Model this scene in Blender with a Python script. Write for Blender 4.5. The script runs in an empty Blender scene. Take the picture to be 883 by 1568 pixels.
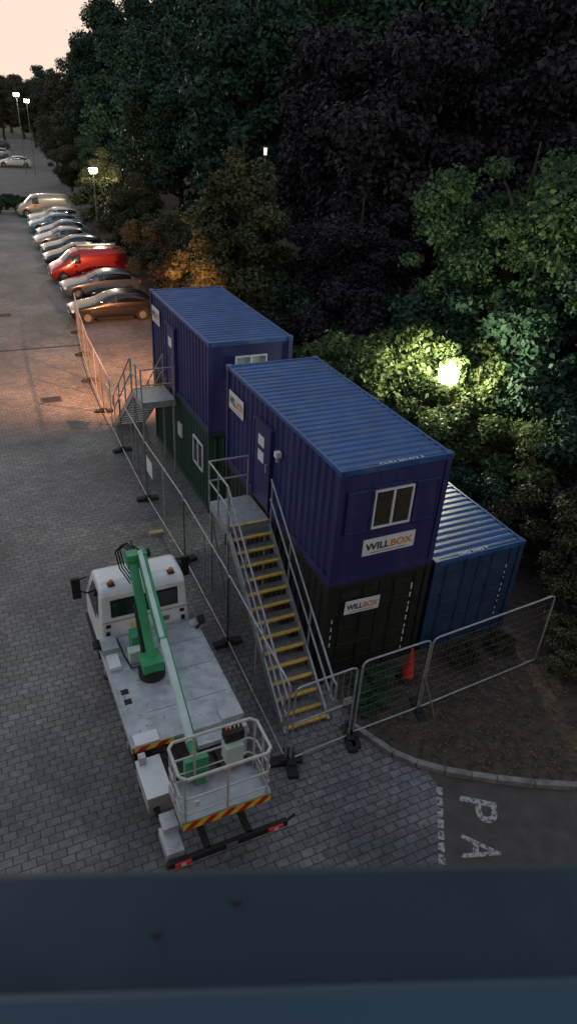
import bpy, math, random
import numpy as np
from mathutils import Vector, Matrix
random.seed(7)
S=bpy.context.scene
COL=S.collection
S.view_settings.view_transform='Standard'
try: S.view_settings.look='None'
except: pass
S.view_settings.exposure=0

# ------------------------------------------------------------ materials
def nt(name):
    m=bpy.data.materials.new(name); m.use_nodes=True
    n=m.node_tree.nodes; l=m.node_tree.links
    return m,n,l,n['Principled BSDF']
def mat(name,c1,c2=None,rough=.5,metal=0,scale=3,detail=6,bump=0,bscale=40,spec=.5,dirt=None,dirt_amt=.5,dscale=1.2,stretch=(1,1,1)):
    m,n,l,b=nt(name)
    c2=c2 or tuple(x*.7 for x in c1)
    tc=n.new('ShaderNodeTexCoord'); mp=n.new('ShaderNodeMapping'); mp.inputs['Scale'].default_value=stretch
    l.new(tc.outputs['Object'],mp.inputs['Vector'])
    no=n.new('ShaderNodeTexNoise'); no.inputs['Scale'].default_value=scale; no.inputs['Detail'].default_value=detail
    l.new(mp.outputs[0],no.inputs['Vector'])
    r=n.new('ShaderNodeValToRGB'); r.color_ramp.elements[0].position=.35; r.color_ramp.elements[1].position=.68
    r.color_ramp.elements[0].color=(*c2,1); r.color_ramp.elements[1].color=(*c1,1)
    l.new(no.outputs['Fac'],r.inputs['Fac'])
    out=r.outputs['Color']
    if dirt:
        n2=n.new('ShaderNodeTexNoise'); n2.inputs['Scale'].default_value=dscale; n2.inputs['Detail'].default_value=8; n2.inputs['Roughness'].default_value=.7
        l.new(mp.outputs[0],n2.inputs['Vector'])
        r2=n.new('ShaderNodeValToRGB'); r2.color_ramp.elements[0].position=.5; r2.color_ramp.elements[1].position=.7
        r2.color_ramp.elements[0].color=(0,0,0,1); r2.color_ramp.elements[1].color=(dirt_amt,)*3+(1,)
        l.new(n2.outputs['Fac'],r2.inputs['Fac'])
        mx=n.new('ShaderNodeMixRGB'); l.new(r2.outputs['Color'],mx.inputs['Fac']); l.new(out,mx.inputs['Color1']); mx.inputs['Color2'].default_value=(*dirt,1)
        out=mx.outputs['Color']
    l.new(out,b.inputs['Base Color'])
    b.inputs['Roughness'].default_value=rough; b.inputs['Metallic'].default_value=metal
    b.inputs['Specular IOR Level'].default_value=spec
    if bump:
        nb=n.new('ShaderNodeTexNoise'); nb.inputs['Scale'].default_value=bscale; nb.inputs['Detail'].default_value=5
        l.new(tc.outputs['Object'],nb.inputs['Vector'])
        bp=n.new('ShaderNodeBump'); bp.inputs['Strength'].default_value=bump; bp.inputs['Distance'].default_value=.02
        l.new(nb.outputs['Fac'],bp.inputs['Height']); l.new(bp.outputs[0],b.inputs['Normal'])
    return m
def emis(name,c,s):
    m,n,l,b=nt(name); b.inputs['Base Color'].default_value=(*c,1)
    b.inputs['Emission Color'].default_value=(*c,1); b.inputs['Emission Strength'].default_value=s
    return m
def leafmat(name,dark,light,scale=.5,trans=0):
    m,n,l,b=nt(name)
    tc=n.new('ShaderNodeTexCoord'); no=n.new('ShaderNodeTexNoise'); no.inputs['Scale'].default_value=scale; no.inputs['Detail'].default_value=3
    l.new(tc.outputs['Object'],no.inputs['Vector'])
    g=n.new('ShaderNodeNewGeometry'); oi=n.new('ShaderNodeObjectInfo')
    a=n.new('ShaderNodeMath'); a.operation='MULTIPLY_ADD'; a.inputs[1].default_value=.55; l.new(g.outputs['Random Per Island'],a.inputs[0]); l.new(no.outputs['Fac'],a.inputs[2])
    a2=n.new('ShaderNodeMath'); a2.operation='MULTIPLY_ADD'; a2.inputs[1].default_value=.25; l.new(oi.outputs['Random'],a2.inputs[0]); l.new(a.outputs[0],a2.inputs[2])
    r=n.new('ShaderNodeValToRGB'); r.color_ramp.elements[0].position=.45; r.color_ramp.elements[1].position=1.0
    r.color_ramp.elements[0].color=(*dark,1); r.color_ramp.elements[1].color=(*light,1)
    l.new(a2.outputs[0],r.inputs['Fac'])
    l.new(r.outputs['Color'],b.inputs['Base Color']); b.inputs['Roughness'].default_value=.6; b.inputs['Specular IOR Level'].default_value=.2
    if trans:
        t=n.new('ShaderNodeBsdfTranslucent'); l.new(r.outputs['Color'],t.inputs['Color'])
        ms=n.new('ShaderNodeMixShader'); ms.inputs[0].default_value=trans
        l.new(b.outputs[0],ms.inputs[1]); l.new(t.outputs[0],ms.inputs[2]); l.new(ms.outputs[0],n['Material Output'].inputs['Surface'])
    return m

M_blue=mat('blue_paint',(.024,.026,.130),(.016,.017,.092),.45,scale=2,dirt=(.075,.065,.085),dirt_amt=.45,bump=.1,stretch=(1,1,.25),dscale=2)
M_roof=mat('blue_roof_skylit',(.024,.09,.27),(.017,.062,.20),.42,scale=1.5,dirt=(.10,.14,.2),dirt_amt=.6,dscale=2.5)  # container blue with the roof's brighter sky reflection put into the colour
M_blue2=mat('blue_paint_worn',(.018,.052,.13),(.012,.035,.09),.5,scale=2,dirt=(.07,.055,.05),dirt_amt=.5,dscale=2)
M_black=mat('dark_container_paint',(.016,.019,.014),(.009,.012,.008),.5,dirt=(.045,.038,.028),dirt_amt=.5,dscale=2.5)
M_green=mat('green_container_paint',(.010,.045,.028),(.007,.03,.019),.5,dirt=(.05,.05,.04),dirt_amt=.4)
M_white=mat('white_panel',(.75,.75,.75),(.62,.62,.62),.4)
M_navytxt=mat('navy_lettering',(.02,.025,.07))
M_orgtxt=mat('orange_lettering',(.75,.25,.04))
M_galv=mat('galvanised_steel',(.42,.43,.45),(.28,.29,.31),.45,.4,scale=9)
M_galvd=mat('weathered_galvanised',(.22,.22,.22),(.14,.14,.145),.5,.4,scale=9)
M_glass=mat('dark_glass',(.012,.014,.018),(.01,.01,.012),.08,spec=.8)
M_brownglass=mat('cabin_glass',(.06,.04,.03),(.03,.022,.02),.12,spec=.6)
M_litglass=mat('pale_window',(.35,.4,.4),(.25,.3,.3),.2)
M_yellow=mat('yellow_nosing',(.75,.47,.07),(.5,.31,.05),.6,scale=12)
M_yel2=mat('hazard_yellow',(.85,.68,.04),(.75,.58,.04),.45)
M_rubber=mat('black_rubber',(.015,.015,.016),(.01,.01,.01),.7)
M_truck=mat('white_vehicle_paint',(.80,.80,.80),(.70,.70,.70),.3,dirt=(.4,.38,.34),dirt_amt=.3)
M_deck=mat('aluminium_deck',(.55,.57,.60),(.40,.42,.45),.42,.2,scale=4,dirt=(.18,.17,.15),dirt_amt=.6,dscale=3,bump=.3,bscale=60)
M_lgreen=mat('green_boom_paint',(.04,.36,.13),(.03,.27,.10),.35,dirt=(.1,.12,.1),dirt_amt=.3,dscale=4)
M_pale=mat('pale_boom_paint',(.62,.72,.66),(.5,.62,.55),.35)
M_red=mat('red_paint',(.6,.03,.02),(.5,.02,.015),.4)
M_redl=emis('red_lens',(.6,.03,.03),.05)
M_amber=mat('amber_beacon_lens',(.65,.14,.02),(.5,.1,.02),.25)
M_cone=mat('cone_plastic',(.62,.05,.03),(.45,.035,.02),.5)
M_kerb=mat('kerb_concrete',(.30,.28,.26),(.17,.16,.15),.8,bump=.3,scale=5,dirt=(.08,.07,.05),dirt_amt=.6,dscale=4)
def worn(name):
    m,n,l,b=nt(name)
    b.inputs['Roughness'].default_value=.8
    tc=n.new('ShaderNodeTexCoord'); no=n.new('ShaderNodeTexNoise'); no.inputs['Scale'].default_value=14; no.inputs['Detail'].default_value=8
    l.new(tc.outputs['Object'],no.inputs['Vector'])
    r=n.new('ShaderNodeValToRGB'); r.color_ramp.elements[0].position=.40; r.color_ramp.elements[1].position=.52
    r.color_ramp.elements[0].color=(.085,.08,.078,1); r.color_ramp.elements[1].color=(.42,.41,.39,1)
    l.new(no.outputs['Fac'],r.inputs['Fac']); l.new(r.outputs['Color'],b.inputs['Base Color'])
    return m
M_wpaint=worn('worn_road_paint')
M_brick=mat('wall_brick',(.3,.14,.09),(.2,.09,.06),.8)
M_bark=mat('bark',(.06,.045,.03),(.03,.022,.015),.9,bump=.5,bscale=15)
M_sill=mat('window_sill_coating',(.010,.026,.044),(.007,.019,.034),.6,scale=4,dirt=(.032,.055,.072),dirt_amt=.5,dscale=3.5,spec=.3)
M_sill2=mat('window_frame_coating',(.024,.054,.080),(.019,.044,.068),.6,scale=4,spec=.3)
M_bin=mat('pale_timber',(.35,.27,.17),(.25,.19,.12),.7)

def paving():
    m,n,l,b=nt('block_paving_material')
    tc=n.new('ShaderNodeTexCoord')
    nd=n.new('ShaderNodeTexNoise'); nd.inputs['Scale'].default_value=3; l.new(tc.outputs['Object'],nd.inputs['Vector'])
    mv=n.new('ShaderNodeMixRGB'); mv.blend_type='ADD'; mv.inputs['Fac'].default_value=.035
    l.new(tc.outputs['Object'],mv.inputs['Color1']); l.new(nd.outputs['Color'],mv.inputs['Color2'])
    br=n.new('ShaderNodeTexBrick'); br.inputs['Scale'].default_value=1; br.inputs['Brick Width'].default_value=.235; br.inputs['Row Height'].default_value=.155
    br.inputs['Mortar Size'].default_value=.012; br.inputs['Mortar Smooth'].default_value=.6; br.inputs['Bias'].default_value=-.1
    br.inputs['Color1'].default_value=(.150,.150,.155,1); br.inputs['Color2'].default_value=(.22,.217,.22,1); br.inputs['Mortar'].default_value=(.045,.045,.043,1)
    l.new(mv.outputs[0],br.inputs['Vector'])
    n1=n.new('ShaderNodeTexNoise'); n1.inputs['Scale'].default_value=.30; n1.inputs['Detail'].default_value=7; n1.inputs['Roughness'].default_value=.6; l.new(tc.outputs['Object'],n1.inputs['Vector'])
    r1=n.new('ShaderNodeValToRGB'); r1.color_ramp.elements[0].position=.38; r1.color_ramp.elements[0].color=(.52,.54,.58,1); r1.color_ramp.elements[1].position=.62; r1.color_ramp.elements[1].color=(1.2,1.18,1.16,1)
    l.new(n1.outputs['Fac'],r1.inputs['Fac'])
    n2=n.new('ShaderNodeTexNoise'); n2.inputs['Scale'].default_value=9; n2.inputs['Detail'].default_value=6; l.new(tc.outputs['Object'],n2.inputs['Vector'])
    r2=n.new('ShaderNodeValToRGB'); r2.color_ramp.elements[0].position=.3; r2.color_ramp.elements[0].color=(.65,.65,.64,1); r2.color_ramp.elements[1].position=.7; r2.color_ramp.elements[1].color=(1.15,1.15,1.15,1)
    l.new(n2.outputs['Fac'],r2.inputs['Fac'])
    a=n.new('ShaderNodeMixRGB'); a.blend_type='MULTIPLY'; a.inputs['Fac'].default_value=1; l.new(br.outputs['Color'],a.inputs['Color1']); l.new(r1.outputs['Color'],a.inputs['Color2'])
    c=n.new('ShaderNodeMixRGB'); c.blend_type='MULTIPLY'; c.inputs['Fac'].default_value=1; l.new(a.outputs[0],c.inputs['Color1']); l.new(r2.outputs['Color'],c.inputs['Color2'])
    l.new(c.outputs[0],b.inputs['Base Color']); b.inputs['Roughness'].default_value=.62
    bp=n.new('ShaderNodeBump'); bp.inputs['Strength'].default_value=.6; bp.inputs['Distance'].default_value=.012; bp.invert=True
    l.new(br.outputs['Fac'],bp.inputs['Height']); l.new(bp.outputs[0],b.inputs['Normal'])
    return m
M_pave=paving()
M_asph=mat('asphalt',(.10,.085,.080),(.065,.058,.055),.85,scale=3,detail=10,bump=.5,bscale=120)
M_asph2=mat('old_asphalt',(.16,.15,.14),(.12,.115,.11),.85,scale=.4,detail=10)
M_soil=mat('leaf_litter_soil',(.085,.056,.042),(.032,.022,.018),.95,scale=6,detail=10,bump=1,bscale=12,dirt=(.16,.11,.07),dirt_amt=.6,dscale=14)
M_grass=mat('grass_ground',(.03,.04,.018),(.018,.022,.012),.95,scale=.6,detail=10)

# ------------------------------------------------------------ mesh builder
class MB:
    def __init__(s): s.v=[];s.f=[];s.m=[];s.mats=[]
    def mi(s,m):
        if m not in s.mats: s.mats.append(m)
        return s.mats.index(m)
    def add(s,vs,fs,m):
        o=len(s.v); s.v+= [tuple(v) for v in vs]; k=s.mi(m)
        for f in fs: s.f.append(tuple(i+o for i in f)); s.m.append(k)
    def box(s,x0,x1,y0,y1,z0,z1,m,M=None):
        vs=[Vector((x,y,z)) for z in (z0,z1) for x,y in ((x0,y0),(x1,y0),(x1,y1),(x0,y1))]
        if M: vs=[M@v for v in vs]
        s.add(vs,[(0,3,2,1),(4,5,6,7),(0,1,5,4),(1,2,6,5),(2,3,7,6),(3,0,4,7)],m)
    def cyl(s,p0,p1,r,m,n=8,r1=None,cap=True):
        p0=Vector(p0);p1=Vector(p1); r1=r if r1 is None else r1
        d=(p1-p0); 
        if d.length<1e-6: return
        d.normalize(); a=d.cross(Vector((0,0,1)))
        if a.length<.01: a=d.cross(Vector((1,0,0)))
        a.normalize(); b=d.cross(a)
        vs=[];
        for p,rr in ((p0,r),(p1,r1)):
            for i in range(n):
                t=2*math.pi*i/n; vs.append(p+(a*math.cos(t)+b*math.sin(t))*rr)
        fs=[(i,(i+1)%n,n+(i+1)%n,n+i) for i in range(n)]
        if cap: fs+= [tuple(range(n-1,-1,-1)),tuple(range(n,2*n))]
        s.add(vs,fs,m)
    def path(s,pts,r,m,n=8):
        for a,b in zip(pts,pts[1:]): s.cyl(a,b,r,m,n)
    def beam(s,p0,p1,w,h,m,w1=None,h1=None,up=(0,0,1)):
        p0=Vector(p0);p1=Vector(p1);d=(p1-p0).normalized();u=Vector(up);a=d.cross(u).normalized();b=a.cross(d).normalized()
        w1=w1 or w;h1=h1 or h
        vs=[]
        for p,ww,hh in ((p0,w,h),(p1,w1,h1)):
            for i,j in ((-1,-1),(1,-1),(1,1),(-1,1)): vs.append(p+a*i*ww/2+b*j*hh/2)
        s.add(vs,[(0,3,2,1),(4,5,6,7),(0,1,5,4),(1,2,6,5),(2,3,7,6),(3,0,4,7)],m)
    def corr(s,o,u,v,n,LU,LV,pitch,depth,m):
        o=Vector(o);u=Vector(u);v=Vector(v);n=Vector(n)
        k=max(1,round(LU/pitch)); p=LU/k; prof=[]
        for i in range(k):
            prof+=[(i*p,0),(i*p+.32*p,0),(i*p+.5*p,-depth),(i*p+.82*p,-depth)]
        prof.append((LU,0))
        vs=[o+u*a+n*d for a,d in prof]+[o+u*a+n*d+v*LV for a,d in prof]
        N=len(prof); s.add(vs,[(i,i+1,N+i+1,N+i) for i in range(N-1)],m)
    def obj(s,name,smooth=False,bevel=0,seg=2):
        me=bpy.data.meshes.new(name); me.from_pydata(s.v,[],s.f)
        for m in s.mats: me.materials.append(m)
        me.polygons.foreach_set('material_index',s.m)
        if smooth: me.polygons.foreach_set('use_smooth',[True]*len(s.f))
        me.update()
        o=bpy.data.objects.new(name,me); COL.objects.link(o)
        if bevel:
            b=o.modifiers.new('bevel','BEVEL'); b.width=bevel; b.segments=seg; b.limit_method='ANGLE'; b.angle_limit=math.radians(40)
        return o
def parent(name,children,loc=(0,0,0)):
    e=bpy.data.objects.new(name,None); e.location=loc; COL.objects.link(e); e.empty_display_size=.3
    for c in children:
        c.parent=e; c.matrix_parent_inverse=Matrix.Translation(-Vector(loc))
    return e
def frame_matrix(o,u,v):
    u=Vector(u).normalized();v=Vector(v).normalized();n=u.cross(v)
    return Matrix(((u.x,v.x,n.x,o[0]),(u.y,v.y,n.y,o[1]),(u.z,v.z,n.z,o[2]),(0,0,0,1)))
def text(name,body,w,h,m,mtx,bold=.0):
    c=bpy.data.curves.new(name,'FONT'); c.body=body; c.offset=bold; c.extrude=0
    o=bpy.data.objects.new(name,c); COL.objects.link(o)
    dg=bpy.context.evaluated_depsgraph_get(); me=bpy.data.meshes.new_from_object(o.evaluated_get(dg))
    bpy.data.objects.remove(o)
    n=len(me.vertices); a=np.zeros(n*3); me.vertices.foreach_get('co',a); a=a.reshape(-1,3)
    mn=a.min(0);mx=a.max(0)
    a[:,0]=(a[:,0]-mn[0])/(mx[0]-mn[0])*w-w/2; a[:,1]=(a[:,1]-mn[1])/(mx[1]-mn[1])*h-h/2; a[:,2]=0
    me.vertices.foreach_set('co',a.ravel()); me.materials.clear(); me.materials.append(m); me.update()
    o=bpy.data.objects.new(name,me); o.matrix_world=mtx; COL.objects.link(o); return o
def sign(c,u,w,h,tilt=0):
    u=Vector(u).normalized(); v=Vector((0,0,1)); 
    if tilt: 
        n=u.cross(v); R=Matrix.Rotation(tilt,4,n); u=R@u; v=R@v
    F=frame_matrix(c,u,v)
    b=MB(); b.box(-w/2,w/2,-h/2,h/2,-.012,.0,M_white,F); o=b.obj('sign_board')
    t1=text('sign_letters_dark','WILL',w*.46,h*.44,M_navytxt,F@Matrix.Translation((-w*.22,0.02*h,.004)),.03)
    t2=text('sign_letters_orange','BOX',w*.42,h*.44,M_orgtxt,F@Matrix.Translation((w*.245,0.02*h,.004)),.03)
    t3=MB(); t3.box(-w*.35,w*.35,-h*.38,-h*.34,.001,.004,M_galvd,F)
    return [o,t1,t2,t3.obj('sign_underline')]

# ------------------------------------------------------------ containers
CW,CL,CH=2.44,5.77,2.59
def container(name,x,y,z,mw,mr,ends='corr',L=CL):
    b=MB(); p=.12
    x1=x+CW;y1=y+L;z1=z+CH
    for cx in (x,x1-p):
        for cy in (y,y1-p):
            b.box(cx,cx+p,cy,cy+p,z+.11,z1-.11,mw)
            b.box(cx-.006,cx+p+.006,cy-.006,cy+p+.03,z,z+.11,mw)
            b.box(cx-.006,cx+p+.006,cy-.006,cy+p+.04,z1-.11,z1+.006,mr)
            for zz in (z+.055,z1-.055):
                b.cyl((cx+.06,cy-.009,zz),(cx+.06,cy-.004,zz),.03,M_rubber,10)
    for cx in (x+.01,x1-.07): 
        b.box(cx,cx+.06,y+p,y1-p,z1-.09,z1-.005,mr); b.box(cx,cx+.06,y+p,y1-p,z+.01,z+.15,mw)
    for cy in (y+.01,y1-.07):
        b.box(x+p,x1-p,cy,cy+.06,z1-.12,z1-.003,mr); b.box(x+p,x1-p,cy,cy+.06,z+.01,z+.16,mw)
    zz=z+.15;hh=CH-.15-.09
    b.corr((x+.045,y+p,zz),(0,1,0),(0,0,1),(-1,0,0),L-2*p,hh,.275,.036,mw)
    b.corr((x1-.045,y+p,zz),(0,1,0),(0,0,1),(1,0,0),L-2*p,hh,.275,.036,mw)
    b.corr((x+p,y1-.045,zz),(1,0,0),(0,0,1),(0,1,0),CW-2*p,hh,.275,.036,mw)
    if ends=='corr': b.corr((x+p,y+.04,zz),(1,0,0),(0,0,1),(0,-1,0),CW-2*p,hh,.25,.03,mw)
    elif ends=='flat': b.box(x+p,x1-p,y+.035,y+.06,z+.16,z1-.12,mw)
    else:
        b.box(x+p,x+CW/2-.01,y+.04,y+.08,z+.16,z1-.12,mw); b.box(x+CW/2+.01,x1-p,y+.04,y+.08,z+.16,z1-.12,mw)
        for i in range(5):
            zc=z+.45+i*.45; b.box(x+p+.05,x+CW/2-.06,y+.03,y+.04,zc,zc+.06,mw); b.box(x+CW/2+.06,x1-p-.05,y+.03,y+.04,zc,zc+.06,mw)
        for fx in (.35,.85,CW-.85,CW-.35):
            b.cyl((x+fx,y+.0,z+.12),(x+fx,y+.0,z1-.1),.014,mw)
            b.box(x+fx-.01,x+fx+.2,y-.015,y+.0,z+1.0,z+1.03,mw)
            for zc in (.25,.9,1.6,2.3): b.box(x+fx-.04,x+fx+.04,y-.012,y+.03,z+zc,z+zc+.05,mw)
    b.corr((x+.05,y+.1,z1-.012),(0,1,0),(1,0,0),(0,0,1),L-.2,CW-.1,.212,.026,mr)
    return b.obj(name+'_shell',bevel=.004,seg=1)
def window(c0,c1,face,zz0,zz1,plane,frame=M_white,glass=M_glass,mull=True):
    b=MB()
    def bx(a0,a1,d0,d1,z0,z1,m):
        if face=='front': b.box(a0,a1,plane-d1,plane-d0,z0,z1,m)
        else: b.box(plane-d1,plane-d0,a0,a1,z0,z1,m)
    t=.035
    bx(c0,c1,0,.02,zz0,zz1,glass)
    bx(c0-t,c0,0,.05,zz0-t,zz1+t,frame);bx(c1,c1+t,0,.05,zz0-t,zz1+t,frame)
    bx(c0,c1,0,.05,zz0-t,zz0,frame);bx(c0,c1,0,.05,zz1,zz1+t,frame)
    if mull: bx((c0+c1)/2-.022,(c0+c1)/2+.022,.0,.045,zz0,zz1,frame)
    return b.obj('window')
def door(y0,y1,z0,z1,x,m):
    b=MB()
    b.box(x-.03,x+.04,y0,y1,z0,z1,m)
    for a,c in ((y0-.06,y0),(y1,y1+.06)): b.box(x-.05,x+.04,a,c,z0,z1+.06,m)
    b.box(x-.05,x+.04,y0,y1,z1,z1+.06,m)
    b.box(x-.075,x-.03,y0+.08,y0+.12,z0+.95,z0+1.15,M_galv)
    return b
z=CH
sh=container('cabin',0,0,z,M_blue,M_roof,'flat')
parts=[sh,window(.82,1.62,'front',3.85,4.62,.035,glass=M_brownglass)]
b=MB()
b.box(.20,.76,.0,.03,3.78,4.7,M_blue); b.box(1.70,2.26,.0,.03,3.78,4.7,M_blue)
for xx in (.2,.72,1.70,2.22): b.box(xx,xx+.04,-.016,0,3.78,4.7,M_blue)
for zz in (3.78,4.66): b.box(.24,.72,-.014,0,zz,zz+.04,M_blue); b.box(1.74,2.22,-.014,0,zz,zz+.04,M_blue)
b.box(.76,1.70,.0,.035,4.68,4.74,M_blue)
parts.append(b.obj('window_shutters',bevel=.004,seg=1))
parts+=sign((1.28,.02,3.37),(1,0,0),1.2,.38)
parts+=sign((.0,5.1,4.42),(0,-1,0),.92,.46)
d=door(3.0,3.85,2.66,4.62,.0,M_blue)
d.box(-.036,-.031,3.3,3.62,4.1,4.35,M_white); d.box(-.036,-.031,3.3,3.62,3.72,3.98,M_white)
parts.append(d.obj('door'))
b=MB(); b.box(-.12,.0,2.45,2.58,4.28,4.4,M_white); b.cyl((-.06,2.5,4.28),(-.06,2.5,4.18),.05,M_galv)
parts.append(b.obj('bulkhead_light'))
parts.append(text('roof_number','CLSU 201472 3',.95,.07,M_white,Matrix.Translation((1.3,.06,5.189)),.01))
parent('site_cabin',parts,(1.22,2.9,z))
sh=container('store',0,0,0,M_black,M_black,'doors')
parts=[sh]+sign((.82,-.03,1.98),(1,0,0),.82,.33,-.04)
b=MB()
for i in range(9): b.box(2.02,2.05,.018,.028,.35+i*.21,.35+i*.21+.08+.04*(i%3),M_white)
for i in range(4): b.box(.16,.185,.018,.028,1.0+i*.21,1.1+i*.21,M_white)
parts.append(b.obj('door_markings'))
parent('storage_container',parts,(1.22,2.9,0))
X1,Y1=.12,7.45
sh=container('cabin',X1,Y1,CH,M_blue,M_roof,'flat')
parts=[sh,window(X1+.8,X1+1.65,'front',4.2,4.72,Y1+.035,M_white,M_litglass)]
parts+=sign((X1,Y1+5.15,4.5),(0,-1,0),.85,.5)
d=door(Y1+3.05,Y1+3.9,2.66,4.62,X1,M_blue); d.box(X1-.036,X1-.031,Y1+3.3,Y1+3.65,4.0,4.3,M_white); parts.append(d.obj('door'))
parent('site_cabin',parts,(X1+1.22,Y1+2.9,CH))
sh=container('store',X1,Y1,0,M_green,M_green,'corr')
parts=[sh,window(Y1+.55,Y1+1.35,'left',1.15,1.95,X1+.02)]
b=MB(); b.box(X1-.02,X1+.03,Y1+2.6,Y1+2.95,1.3,1.75,M_white); parts.append(b.obj('notice'))
parent('storage_container',parts,(X1+1.22,Y1+2.9,0))
sh=container('store',2.56,0.0,0,M_blue2,M_roof,'doors')
b=MB()
for i in range(10): b.box(2.56+2.05,2.56+2.075,.018,.028,.4+i*.17,.4+i*.17+.06+.03*(i%2),M_white)
parts=[sh,b.obj('door_markings'),text('roof_number','CSQ 3682 7',.8,.09,M_white,Matrix.Translation((3.6,.08,2.6)),.01),
 text('roof_letters','ISO',.30,.16,M_white,Matrix.Translation((4.3,3.2,2.6)),.0)]
parent('storage_container',parts,(3.78,2.9,0))

# ------------------------------------------------------------ stairs
def stairs(name,x0,x1,yt0,yt1,dirn,run,n=14,H=2.56,sk=0):
    fr=MB(); tr=MB(); ns=MB(); ra=MB()
    ye=yt0 if dirn<0 else yt1
    tr.box(x0,x1,yt0,yt1,H-.045,H,M_galv)
    for a in (x0,x1-.05): fr.box(a,a+.05,yt0,yt1,H-.2,H-.05,M_galv)
    for a in (yt0,yt1-.05): fr.box(x0+.05,x1-.05,a,a+.05,H-.2,H-.05,M_galv)
    for a in (x0+.03,x1-.06):
        for c in (yt0+.05,yt1-.05): fr.box(a-.025,a+.025,c-.025,c+.025,0,H-.2,M_galv)
    fr.cyl((x0+.03,yt0+.05,.3),(x0+.03,yt1-.05,H-.3),.018,M_galvd)
    yb=ye+dirn*run
    for a in (x0+.02,x1-.02):
        fr.beam((a,ye,H-.14),(a+sk,yb,.0),.04,.22,M_galv)
    for i in range(n):
        t=(i+1)/n; zt=H*(1-t); yc=ye+dirn*run*(i+.5)/n; o=sk*(i+.5)/n
        if i==n-1: zt=.12
        g=run/n
        tr.box(x0+.045+o,x1-.045+o,yc-g*.52,yc+g*.52,zt-.03,zt,M_galvd)
        yn=yc+dirn*g*.52
        ns.box(x0+.05+o,x1-.05+o,min(yn,yn-dirn*.07),max(yn,yn-dirn*.07),zt+.001,zt+.008,M_yellow)
        ns.box(x0+.05+o,x1-.05+o,min(yn,yn+dirn*.004),max(yn,yn+dirn*.004),zt-.03,zt+.008,M_yellow)
    ns.box(x0+.05,x1-.05,min(ye,ye-dirn*.06),max(ye,ye-dirn*.06),H+.001,H+.008,M_yellow)
    r=.023
    def rail(ps,posts):
        for h in (1.05,.55): ra.path([(p[0],p[1],p[2]+h) for p in ps],r,M_galv)
        for p in posts: ra.cyl((p[0],p[1],p[2]-.05),(p[0],p[1],p[2]+1.05),r,M_galv)
    far=yt1 if dirn<0 else yt0
    rail([(x1-.05,far,H),(x0,far,H),(x0,ye,H)],[(x1-.05,far,H),(x0,far,H),(x0,(far+ye)/2,H),(x0,ye,H)])
    for a in (x0,x1):
        ps=[(a,ye,H),(a+sk,yb,.1)]
        pp=[(a+sk*t,ye+dirn*run*t,H+(.1-H)*t) for t in (0.02,.34,.67,.99)]
        rail(ps,pp)
        ra.path([(a+sk,yb,1.15),(a+sk,yb+dirn*.15,1.12),(a+sk,yb+dirn*.15,.68),(a+sk,yb,.65)],r,M_galv)
    return parent(name,[fr.obj('frame'),tr.obj('treads'),ns.obj('nosings'),ra.obj('handrails')],((x0+x1)/2,ye,0))
stairs('steel_staircase',-1.06,-.05,2.78,4.0,-1,3.72,sk=-.20)
stairs('steel_staircase',-1.05,.0,Y1+2.75,Y1+4.0,1,3.1)

# ------------------------------------------------------------ fences
def panel(b,w,p0,p1,H=2.0,clear=.12,brace=True,step=.11):
    p0=Vector((*p0,0));p1=Vector((*p1,0)); d=(p1-p0); L=d.length; d.normalize(); r=.020; k=.12
    P=lambda s,z:p0+d*s+Vector((0,0,z))
    b.path([P(0,0.0),P(0,H-k),P(k*.3,H-k*.3),P(k,H),P(L-k,H),P(L-k*.3,H-k*.3),P(L,H-k),P(L,0)],r,M_galv)
    b.cyl(P(0,clear),P(L,clear),r,M_galv)
    if L>2.5 and brace: b.cyl(P(L/2,clear),P(L/2,H),.016,M_galv)
    n=int(L/step)
    for i in range(1,n): w.cyl(P(L*i/n,clear),P(L*i/n,H),.0016,M_galvd,3,cap=False)
    for i in range(1,9): w.cyl(P(0,clear+(H-clear)*i/9),P(L,clear+(H-clear)*i/9),.0016,M_galvd,3,cap=False)
def foot(b,x,y,rot=0):
    M=Matrix.Translation((x,y,0))@Matrix.Rotation(rot,4,'Z')
    b.box(-.33,.33,-.10,.10,.0,.10,M_rubber,M); b.box(-.12,.12,-.08,.08,.10,.15,M_rubber,M)
b=MB();w=MB();ft=MB()
pts=[(-1.5,-1.55),(-1.36,1.9),(-1.30,5.3),(-1.38,8.8),(-1.32,12.3),(-1.2,15.8),(-1.05,19.2),(-.75,22.6),(-.35,26.0)]
for p,q in zip(pts,pts[1:]): panel(b,w,p,q)
for i,p in enumerate(pts): foot(ft,p[0],p[1],.1*((i*7)%5-2))
b2=MB()
for (x,y,zz) in ((-1.36,8.4,1.1),(-1.2,14.6,1.0)): b2.box(x-.024,x-.012,y-.35,y+.25,zz,zz+.5,M_white)
parent('temporary_fence',[b.obj('tubes'),w.obj('mesh'),ft.obj('feet',bevel=.02),b2.obj('safety_notice')],(-1.3,10,0))
b=MB();w=MB();ft=MB()
for p,q in (((0,-1.5),(1.55,-1.45)),((1.6,-1.45),(4.9,-1.25))): panel(b,w,p,q,2.0,.14,False)
for p in ((0,-1.5),(1.58,-1.45),(4.9,-1.25)): foot(ft,*p,1.3)
b.path([(1.57,-1.47,1.0),(1.75,-1.8,.1)],.018,M_galvd)
parent('temporary_fence',[b.obj('tubes'),w.obj('mesh'),ft.obj('feet',bevel=.02)],(2,-1.4,0))
b=MB();w=MB();ft=MB()
panel(b,w,(-1.42,-1.6),(-.12,-1.52),1.95,.12)
b.cyl((-1.42,-1.6,1.05),(-.12,-1.52,1.05),.018,M_galv)
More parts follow.
